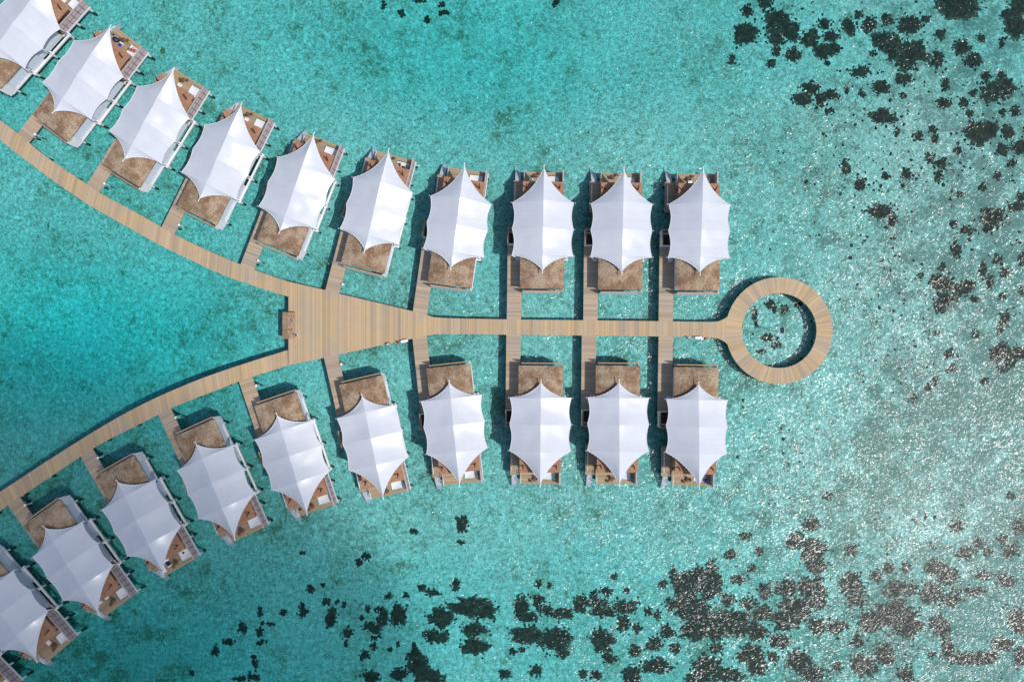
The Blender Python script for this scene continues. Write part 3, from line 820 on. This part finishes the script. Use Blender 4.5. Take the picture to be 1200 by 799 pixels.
# people sitting on the nets
def person(x, yv, rz, shirt, label, lying=False):
    r = empty('person', (x, yv, DK-.17), rz, label, 'person', None)
    me = bpy.data.meshes.new('body')
    if lying:
        J = {'pel':(0,0,.13,.15),'bel':(0,-.2,.15,.13),'che':(0,-.42,.2,.155),'nek':(0,-.58,.27,.06),'hd0':(0,-.66,.31,.085),'hd1':(0,-.76,.36,.095)}
        legs = [(.1,.05,.12,.1),(.14,.42,.3,.07),(.13,.8,.07,.045),(.13,.9,.12,.035)]
        arms = [(.19,-.48,.2,.06),(.3,-.25,.12,.045),(.28,.0,.1,.035),(.27,.08,.1,.03)]
    else:
        J = {'pel':(0,0,.14,.15),'bel':(0,-.08,.32,.13),'che':(0,-.14,.52,.155),'nek':(0,-.13,.68,.06),'hd0':(0,-.11,.76,.085),'hd1':(0,-.1,.87,.095)}
        legs = [(.1,.05,.13,.1),(.15,.42,.36,.07),(.14,.72,.08,.045),(.14,.82,.05,.035)]
        arms = [(.19,-.15,.6,.06),(.28,-.02,.36,.045),(.24,.22,.32,.035),(.21,.3,.31,.03)]
    vs = []; rad = []; ed = []
    for n_ in ('pel','bel','che','nek','hd0','hd1'): vs.append(J[n_][:3]); rad.append(J[n_][3])
    for i in range(5): ed.append((i, i+1))
    for sx in (-1, 1):
        for chain, root_ in ((legs, 0), (arms, 2)):
            last = root_
            for (a, b, c, q) in chain: vs.append((sx*a, b, c)); rad.append(q); ed.append((last, len(vs)-1)); last = len(vs)-1
    me.from_pydata(vs, ed, []); o = bpy.data.objects.new('body', me); C.objects.link(o); o.parent = r
    sk = o.modifiers.new('skin', 'SKIN'); sk.use_smooth_shade = True
    for i, d in enumerate(me.skin_vertices[0].data): d.radius = (rad[i], rad[i]); d.use_root = (i == 0)
    o.modifiers.new('sub', 'SUBSURF').levels = 1; o.modifiers['sub'].render_levels = 2
    me.materials.append(M['skin'])
    h = Vector(J['hd1'][:3])
    mb = MB(); mb.ball((h.x, h.y-.025, h.z+.03), (.105,.115,.11), 12, 8); mb.build('hair', M['hair'], r)
    c, b = Vector(J['che'][:3]), Vector(J['pel'][:3])
    mb = MB(); rows = []
    for i in range(7):
        f = i/6; q = b.lerp(c, f*1.05); w = .19+.04*f
        ax = (c-b).normalized(); sidev = Vector((1,0,0)); up = sidev.cross(ax)
        rows.append([tuple(q+sidev*(w*math.cos(2*math.pi*j/14))+up*((.17-.0*f)*math.sin(2*math.pi*j/14))) for j in range(15)])
    mb.grid(rows); mb.build('swimwear', M[shirt], r)
    return r
xx, yy = P(153.5, 58.8); person(xx, yy, face_rot('U2')-.5, 'pink', 'person in pink nearer the chair, seated on net of '+where('U2'))
xx, yy = P(157.2, 60.0); person(xx, yy, face_rot('U2')-.9, 'red', 'person in red nearer the wall, seated on net of '+where('U2'))
xx, yy = P(468.5, 193.8); person(xx, yy, face_rot('U6')+2.6, 'navy', 'person in navy sitting upright on the net of the '+where('U6'))
xx, yy = P(474.3, 196.3); person(xx, yy, face_rot('U6')-1.2, 'navy', 'person in navy lying back on the net of the '+where('U6'), True)

# ------------------------------------------------------------------ things on the pier
def ring_buoy(px, py, rz, label):
    x, yv = P(px, py, .6)
    r = empty('life_ring', (x, yv, DK), rz, label, 'life ring', 'life rings on the pier edge')
    for part, mat, rng in (('ring', 'pink', [(0,5),(9,14),(18,23)]), ('white_band', 'white', [(5,9),(14,18),(23,27)])):
        mb = MB()
        for a0, a1 in rng:
            mb.grid([[((.33+.1*math.cos(q))*math.cos(2*math.pi*i/27), .1*math.sin(q), .62+(.33+.1*math.cos(q))*math.sin(2*math.pi*i/27)) for q in [2*math.pi*j/8 for j in range(9)]] for i in range(a0, a1+1)])
        mb.build(part, M[mat], r)
    mb = MB(); mb.tube((0,.14,0), (0,.14,1.1), .04, n=6); mb.build('post', M['white'], r)
def hose_box(px, py, rz, label):
    x, yv = P(px, py, .4)
    r = empty('storage_box', (x, yv, DK), rz, label, 'box', 'white boxes on the pier edge')
    mb = MB(); mb.box(-.55,.55,-.2,.2,0,.62); mb.build('body', M['white'], r)
    mb = MB(); mb.box(-.58,.58,-.23,.23,.622,.7); mb.build('lid', M['screen_white'], r)
    mb = MB(); mb.box(-.1,.1,-.25,-.202,.4,.46); mb.build('handle', M['steel'], r)
def extinguisher(px, py, label):
    x, yv = P(px, py, .4)
    r = empty('fire_extinguisher', (x, yv, DK), 0, label, 'extinguisher', 'red fire extinguishers on the pier edge')
    mb = MB(); mb.lathe([(0,0),(.2,0),(.2,.6),(.14,.72),(.05,.76),(0,.76)], 14); mb.build('cylinder', M['red'], r)
    mb = MB(); mb.tube((0,0,.75),(0,0,.86),.04,n=8); mb.tube((-.05,0,.86),(.16,0,.9),.025,n=6); mb.build('valve', M['dark_wood'], r)
ring_buoy(455.2, 403.2, .22, 'red and white life ring on the central platform edge')
extinguisher(466.3, 401.0, 'red fire extinguisher beside the central platform edge')
hose_box(474, 399.8, .22, 'white storage box on the central platform edge')
ring_buoy(807.5, 395.8, 0, 'red and white life ring on the pier near the ring platform')
hose_box(818.5, 396.0, 0, 'white storage box on the pier near the ring platform')
extinguisher(826.3, 396.6, 'red fire extinguisher on the pier near the ring platform')

# bench with patterned seat at the back of the platform
x0, yb = P(337.6, 381.5)
r = empty('platform_bench', (x0, yb, DK), 0, 'long slatted timber bench with a carved terracotta seat at the platform edge', 'bench')
mb = MB(); mb.box(-.85,-.02,-2.25,2.25,.05,.32,'y'); mb.build('slatted_back', M['slat'], r)
mb = MB(); mb.box(0,1.18,-2.2,2.2,.0,.26); mb.build('seat', simple('carved_teak', (.40,.27,.175), .7, .2, 4), r)
mb = MB(); rnd = random.Random(3)
for i in range(34):
    cxx, cyy = rnd.uniform(.15,1.0), rnd.uniform(-2.05,2.05); a = rnd.uniform(0,6.28); pts = []
    for q in range(6): pts.append((cxx, cyy, .275)); cxx += .09*math.cos(a); cyy += .09*math.sin(a); a += rnd.uniform(-1,1); cxx = min(1.1, max(.08, cxx)); cyy = min(2.1, max(-2.1, cyy))
    mb.path(pts, .03, 5)
mb.build('carving', M['rattan'], r)
mb = MB(); mb.box(0,1.1,2.21,2.3,0,.5); mb.build('arm', M['dark_wood'], r)
x, yv = P(347.4, 393.2, .3)
r = empty('litter_bin', (x, yv, DK), 0, 'small white bin standing beside the bench on the platform', 'bin')
mb = MB(); mb.lathe([(0,0),(.2,0),(.24,.6),(.2,.6),(.18,.1),(0,.1)], 14); mb.build('body', M['white'], r)
mb = MB(); mb.lathe([(0,.55),(.19,.55),(.19,.58),(0,.58)], 14); mb.build('liner', M['navy'], r)

# solar marker in the ring
x, yv = P(905, 388.4, -2.6); zb = bed(x, yv)
r = empty('solar_marker', (x, yv, 0), 0, 'dark solar panel on a slim pole standing inside the ring platform', 'marker post')
mb = MB(); mb.tube((0,0,zb-.2), (0,0,4.0), .07, n=8); mb.build('pole', M['steel'], r)
mb = MB()
for q in ((-.33,.33,-.46,.46,4.0,4.05),): mb.box(*q)
pn = mb.build('panel', M['panel'], r); pn.rotation_euler = (0,0,0)
mb = MB(); mb.box(.331,.40,-.46,.46,3.97,4.06); mb.build('frame', M['steel'], r)

# ------------------------------------------------------------------ coral
RG = [
 (840,0,3.328,'A',[(190,5,28),(120,40,20),(110,130,48,40),(240,80,50,38),(245,112,55,24),(290,125,38),(232,150,28),(300,215,28),(232,195,14,26),(213,245,16),(420,95,22),(365,150,32),(450,142,28,22),(420,200,40,30),(450,190,30,18),(550,60,15),(515,105,28),(595,100,28),(665,75,22),(755,100,48,36),(650,160,42,36),(690,190,40,48),(760,210,58,50),(740,250,36,28),(815,78,14),(870,135,18),(945,30,80,44),(890,5,30,20),(955,185,30),(1165,110,48,40),(1175,25,40,46),(1130,60,22),(995,235,30,26),(860,240,24,34),(560,280,32,22),(730,310,30,24),(640,345,34,24),(725,378,10),(890,335,14,24),(880,405,26,20),(1045,305,14,22),(1110,295,14),(1070,365,50,38),(1120,345,52,36),(960,405,14,20),(980,445,14),(370,345,32,20),(335,390,38,24),(405,390,20,28),(445,370,24,22),(440,435,14,10),(645,460,50,28),(780,535,18),(835,510,14),(845,545,12),(1010,520,46,50),(1060,510,34,30),(1130,520,25),(1180,575,34,28),(1110,590,20),(500,655,18,24),(555,720,22,24),(735,680,20),(870,640,24,20),(860,690,14,22),(825,620,18),(1145,640,14),(935,590,12),(565,365,12),(505,355,9),(430,250,9),(1110,170,10,16),(1030,150,14),(610,210,10),(1160,435,18),(60,230,12,18),(995,365,12),(1110,440,12),(700,520,12),(655,690,12),(1090,690,14),(1030,730,14),(1180,770,16),(940,760,10)]),
 (900,560,3.343,'B',[(170,180,30,26),(105,240,32),(180,280,54,44),(190,340,44,36),(75,430,40,36),(170,430,56,44),(190,480,40,30),(110,520,60,54),(60,560,46,40),(50,640,34,28),(195,580,30),(270,580,36,28),(120,720,56,40),(180,770,50,34),(20,700,20),(330,410,46,42),(345,470,36,30),(400,560,50,44),(500,530,76,48),(540,580,56,50),(500,430,52,34),(380,730,52,40),(540,770,34),(460,690,40),(650,345,36,30),(640,450,40),(720,470,40,30),(710,380,46,36),(670,580,40,44),(700,670,26,40),(770,705,56,24),(850,700,50,26),(920,650,50,26),(980,560,36,50),(930,400,36,24),(820,255,20),(770,290,36,24),(740,185,22),(980,190,25),(915,240,18),(950,280,30),(860,290,16),(945,70,16,12),(325,280,22),(470,350,20),(350,640,20,26),(275,740,18),(990,700,26,36),(850,380,30,14),(800,440,40,18),(540,350,18),(230,70,14),(420,380,20),(560,430,24),(640,690,14)]),
 (480,600,3.333,'C',[(205,45,22,28),(15,75,13,9),(200,118,12,7),(180,285,15,20),(50,298,12),(88,315,26,11),(240,372,86,40),(300,390,38,38),(125,415,46,40),(85,485,28,24),(125,492,24,26),(255,460,46,26),(255,525,50,34),(15,560,24),(30,605,40,40),(85,645,50,26),(435,375,26,44),(465,410,34,22),(500,335,24,12),(505,365,20,22),(590,398,46,20),(545,385,14,20),(455,480,60,34),(570,500,68,46),(600,530,30,36),(670,360,28,32),(740,355,44,18),(760,390,50,20),(840,370,50,30),(505,283,12),(545,287,10),(800,255,10),(755,505,44,50),(780,575,24,18),(835,435,22,36),(890,455,18),(880,545,22,26),(955,515,30,26),(1005,470,26,24),(970,403,11,18),(960,600,62,28),(868,640,38,36),(935,390,14),(1080,290,44,50),(1130,250,40,36),(1080,370,50,50),(1130,390,44,44),(1110,460,40,40),(1180,440,30,46),(1185,270,34,50),(1150,610,50,44),(1130,650,50,20),(1040,535,20),(730,640,18),(680,635,16),(495,620,22),(375,635,20),(405,545,10),(440,540,8),(720,325,14),(770,310,24,14),(850,305,10),(990,280,16),(1030,240,14,20),(1020,360,20)]),
 (200,640,4.0,'D',[(918,50,17),(880,78,14),(655,203,16),(728,262,17,13),(810,280,10,13),(614,308,17,32),(750,335,24,40),(413,312,10,20),(330,388,18,26),(412,405,12,22),(262,455,28,14),(200,498,16,20),(827,410,24,22),(930,378,34,20),(955,395,24,20),(993,340,25,38),(1065,328,38,54),(920,298,12),(525,312,18,10),(465,367,14,7),(417,455,18,10),(390,562,9,20),(382,525,9,7),(380,622,28,15),(315,630,28,9),(905,512,24,20),(1140,478,12,24),(1160,550,46,40),(1070,600,34,26),(940,618,34,28),(1178,195,14,12),(955,430,20,9),(1020,235,14,11),(1100,230,11),(1185,600,36,44),(980,297,22,9),(895,338,9),(85,605,9),(615,33,10,6),(712,183,7),(778,262,6),(424,367,6),(820,460,5,10),(1025,485,8),(1065,465,6,12),(950,470,12,14)]),
 (900,240,3.33,'E',[(440,25,46,30),(480,60,16,26),(870,50,54,36),(850,90,16,22),(770,100,28,14),(730,175,22,32),(655,300,24),(685,310,34,28),(690,375,42,28),(750,330,44,24),(670,408,18,14),(785,310,24,14),(835,250,14,26),(890,215,18),(720,75,14),(920,265,18,20),(860,300,14,24),(920,445,24,24),(905,580,40,42),(945,600,22,30),(985,580,30,28),(910,640,20,14),(700,580,16),(710,640,16),(650,690,14),(565,760,14),(805,505,14),(910,360,14),(590,275,8),(485,130,8),(800,370,18,10),(990,215,20),(960,10,34,18),(900,490,12),(680,245,14),(620,715,14),(840,690,12),(990,340,14),(650,500,10)]),
 (300,0,3.333,'F',[(640,0,22,6),(735,45,18,7),(566,45,10,13),(497,18,8,14),(665,70,10),(722,10,9),(1170,5,12,14)]),
 (760,300,4.99,'G',[(625,345,16,42),(715,285,32,22),(795,310,22,20),(735,310,14),(700,480,45,18),(650,560,25,12),(740,520,26,12),(870,290,18,12)]),
 (600,533,3.0,'H',[(780,590,66,50),(700,600,54,54),(640,625,44,26),(870,740,34,40),(840,700,50,34),(760,775,60,28),(690,745,42,36),(880,560,34,30),(800,435,24,18),(770,350,22,15),(825,285,22,13),(700,405,22,34),(700,470,40,30),(600,450,38,44),(625,530,46,40),(660,560,40,34),(860,620,40,34),(830,520,24,18),(760,510,22),(890,480,22,30),(720,680,24,18),(870,340,14),(845,400,12)]),
]
def coral_mesh(mb, cx_, cy_, rx, ry, seed, big):
    a_ = math.sqrt(rx*ry)
    n = 72 if a_ > 1 else 44 if a_ > .5 else 24 if big else 12
    m = 14 if a_ > 1 else 9 if a_ > .5 else 5 if big else 3
    z0 = bed(cx_, cy_); hgt = min(.5, .16+.12*min(rx, ry))
    ring = []
    for j in range(n):
        a = 2*math.pi*j/n; ca, sa = math.cos(a), math.sin(a)
        k = 1+.34*noise.noise((ca*1.3+seed, sa*1.3, seed*.7))+.30*noise.noise((ca*3.2, sa*3.2+seed, seed))+.26*noise.noise((ca*8+seed, sa*8, 5))
        ring.append((ca*rx*max(.35, k)*1.15, sa*ry*max(.35, k)*1.15))
    rows = []
    for i in range(m+1):
        f = i/m; r_ = []
        for j in range(n+1):
            x, y_ = ring[j % n]; x *= f; y_ *= f
            wx, wy = cx_+x+seed, cy_+y_
            nz = .75*noise.noise((wx*.9, wy*.9, 2))+.65*noise.noise((wx*2.1, wy*2.1, 6))+.5*noise.noise((wx*4.6, wy*4.6, 3))
            zz = z0 + hgt*((1.12-f**3)*.62+nz*.66-.13)
            if i == m: zz = z0-.12
            r_.append((cx_+x, cy_+y_, zz))
        rows.append(r_)
    mb.grid(rows, smooth=True, flip=True, uv=lambda i, j: (i/m if m > 4 else .55, 0))
reef = MB(); heads = []
def halo(x, yv, rx, ry, sd):
    rn = random.Random(sd)
    for i in range(int(8+14*min(1, math.sqrt(rx*ry)))):
        a = rn.uniform(0, 6.28); dd = rn.uniform(.85, 1.25)+.5*rn.random()**3; r_ = rn.uniform(.07, .26)
        coral_mesh(reef, x+math.cos(a)*rx*dd, yv+math.sin(a)*ry*dd, r_, r_*rn.uniform(.6, 1.5), sd*3.1+i, False)
sd = 0
for (ox, oy, s_, reg, L) in RG:
    for q in L:
        sd += 1
        px, py = ox+q[0]/s_, oy+q[1]/s_; rx = q[2]/s_; ry = (q[3] if len(q) > 3 else q[2])/s_
        x, yv = P(px, py, -DK-1.0); rx /= S; ry /= S
        if reg in 'CDF' and not (reg == 'C' and q[0] > 1000): heads.append((px, py, x, yv, rx, ry, sd))
        else:
            coral_mesh(reef, x, yv, rx, ry, sd*1.37, True)
            halo(x, yv, rx, ry, sd)
rn = random.Random(11)
for i in range(2600):     # loose rubble over the reef flat
    px = 860+340*rn.random()**.7; py = rn.uniform(-10, 810)
    if noise.noise((px*.012, py*.012, 1.7))+.6*noise.noise((px*.05, py*.05, 7.7)) < .02: continue
    x, yv = P(px, py, -2.6); r_ = .07+.25*rn.random()**2
    coral_mesh(reef, x, yv, r_*rn.uniform(.7, 1.3), r_*rn.uniform(.7, 1.3), i*2.3, False)
from collections import Counter
labs = []
def coral_label(px, py, rx, ry):
    a = math.sqrt(rx*ry)
    size = 'tiny' if a < .45 else 'small' if a < .8 else 'mid-sized' if a < 1.4 else 'large' if a < 2.1 else 'huge'
    shp = 'wide' if rx > 1.5*ry else 'narrow' if ry > 1.5*rx else 'roundish'
    near = None; best = 1e9
    for k in ('L10','L9','L8','L7','L6','L5','L4','L3','L2','L1'):
        q = loc(k, 26, 0); d_ = (q.x-P(px, py)[0])**2+.0*(q.y-P(px, py)[1])**2
        if d_ < best: best = d_; near = k
    if py < 100: return '%s %s dark coral patch near the top edge' % (size, shp), 'dark coral patches near the top edge'
    band = 'just below' if py < 670 else 'below' if py < 720 else 'well below' if py < 765 else 'at bottom edge below'
    return '%s %s dark coral patch %s %s' % (size, shp, band, where(near)), 'dark coral patches below the lower row'
for (px, py, x, yv, rx, ry, sd_) in heads:
    mb = MB(); coral_mesh(mb, 0, 0, rx, ry, sd_*1.37, True)
    halo(x, yv, rx, ry, sd_)
    dz = bed(x, yv)-bed(0, 0)
    rr = random.Random(sd_)
    o = mb.build('coral_patch', M['coral']); o.location = (x, yv, dz)
    lab, grp = coral_label(px, py, rx, ry); tag(o, lab, 'coral', grp)
o = reef.build('coral_reef', M['coral']); tag(o, 'dark broken coral covering the reef flat', 'coral', kind='stuff')
x, yv = P(190, 58.8, -2.6)
mb = MB(); coral_mesh(mb, 0, 0, .45, .6, 77, True)
o = mb.build('coral_patch', simple('yellow_coral', (.22,.17,.05), .9, .3, 5)); o.location = (x, yv, bed(x, yv)-bed(0,0)); tag(o, 'lone yellowish coral head off the tenth villa of the upper row', 'coral')

# ------------------------------------------------------------------ unseen vapour volume, added high up to shade the lower-left corner
t = NT('shade_cloud_vapour')
vp = t.n('ShaderNodeVolumePrincipled'); vp.inputs['Color'].default_value = (.97,.97,.98,1); vp.inputs['Density'].default_value = .018; vp.inputs['Anisotropy'].default_value = .6
t.l(vp.outputs[0], t.out.inputs['Volume'])
mb = MB(); gx, gy = P(-60, 800); CZ = 620.
rows = []
for i in range(17):
    a = -math.pi/2+math.pi*i/16; r_ = []
    for j in range(33):
        b = 2*math.pi*j/32; q = Vector((math.cos(a)*math.cos(b), math.cos(a)*math.sin(b), math.sin(a)))
        k = 1+.16*noise.noise(q*1.6+Vector((3,1,4)))
        r_.append((q.x*74*k, q.y*58*k, q.z*44*k))
    rows.append(r_)
mb.grid(rows)
o = mb.build('added_shade_cloud', t.m); tag(o, kind='structure')
tz = math.tan(math.radians(90-59.7))*CZ
o.location = (gx+tz*math.cos(math.radians(-22.2)), gy+tz*math.sin(math.radians(-22.2)), CZ)
# ------------------------------------------------------------------ camera, sun, sky
cam = bpy.data.cameras.new('camera'); co = bpy.data.objects.new('camera', cam); C.objects.link(co)
cam.sensor_width = 36; cam.sensor_fit = 'HORIZONTAL'
cam.lens = 36*DIST/(1200/S)
cam.shift_x = (600-NX)/1200; cam.shift_y = (NY-399.5)/1200
cam.clip_start = 1; cam.clip_end = 6000
co.location = (0, 0, DK+DIST); co.rotation_euler = (0, 0, 0)
sc.camera = co
EL, AZ = math.radians(59.7), math.radians(-22.2)
sd_ = Vector((math.cos(EL)*math.cos(AZ), math.cos(EL)*math.sin(AZ), math.sin(EL)))
sl = bpy.data.lights.new('sun', 'SUN'); so = bpy.data.objects.new('sun', sl); C.objects.link(so)
sl.energy = 3.0; sl.angle = math.radians(.53); sl.color = (1, .965, .92)
so.rotation_euler = sd_.to_track_quat('Z', 'Y').to_euler(); so.location = (60, -20, 100)
w = bpy.data.worlds.new('World'); sc.world = w; w.use_nodes = True
nt = w.node_tree; nt.nodes.clear()
sk = nt.nodes.new('ShaderNodeTexSky'); sk.sky_type = 'NISHITA'; sk.sun_disc = False
sk.sun_elevation = EL; sk.sun_rotation = math.atan2(sd_.x, sd_.y); sk.air_density = 1; sk.dust_density = 1.5; sk.ozone_density = 1
bg = nt.nodes.new('ShaderNodeBackground'); bg.inputs[1].default_value = .12
wo = nt.nodes.new('ShaderNodeOutputWorld'); nt.links.new(sk.outputs[0], bg.inputs[0]); nt.links.new(bg.outputs[0], wo.inputs[0])
sc.view_settings.view_transform = 'Standard'; sc.view_settings.look = 'None'; sc.view_settings.exposure = .05; sc.view_settings.gamma = 1
sc.cycles.transparent_max_bounces = 16; sc.cycles.max_bounces = 4; sc.cycles.volume_bounces = 0
sc.cycles.sample_clamp_indirect = 6
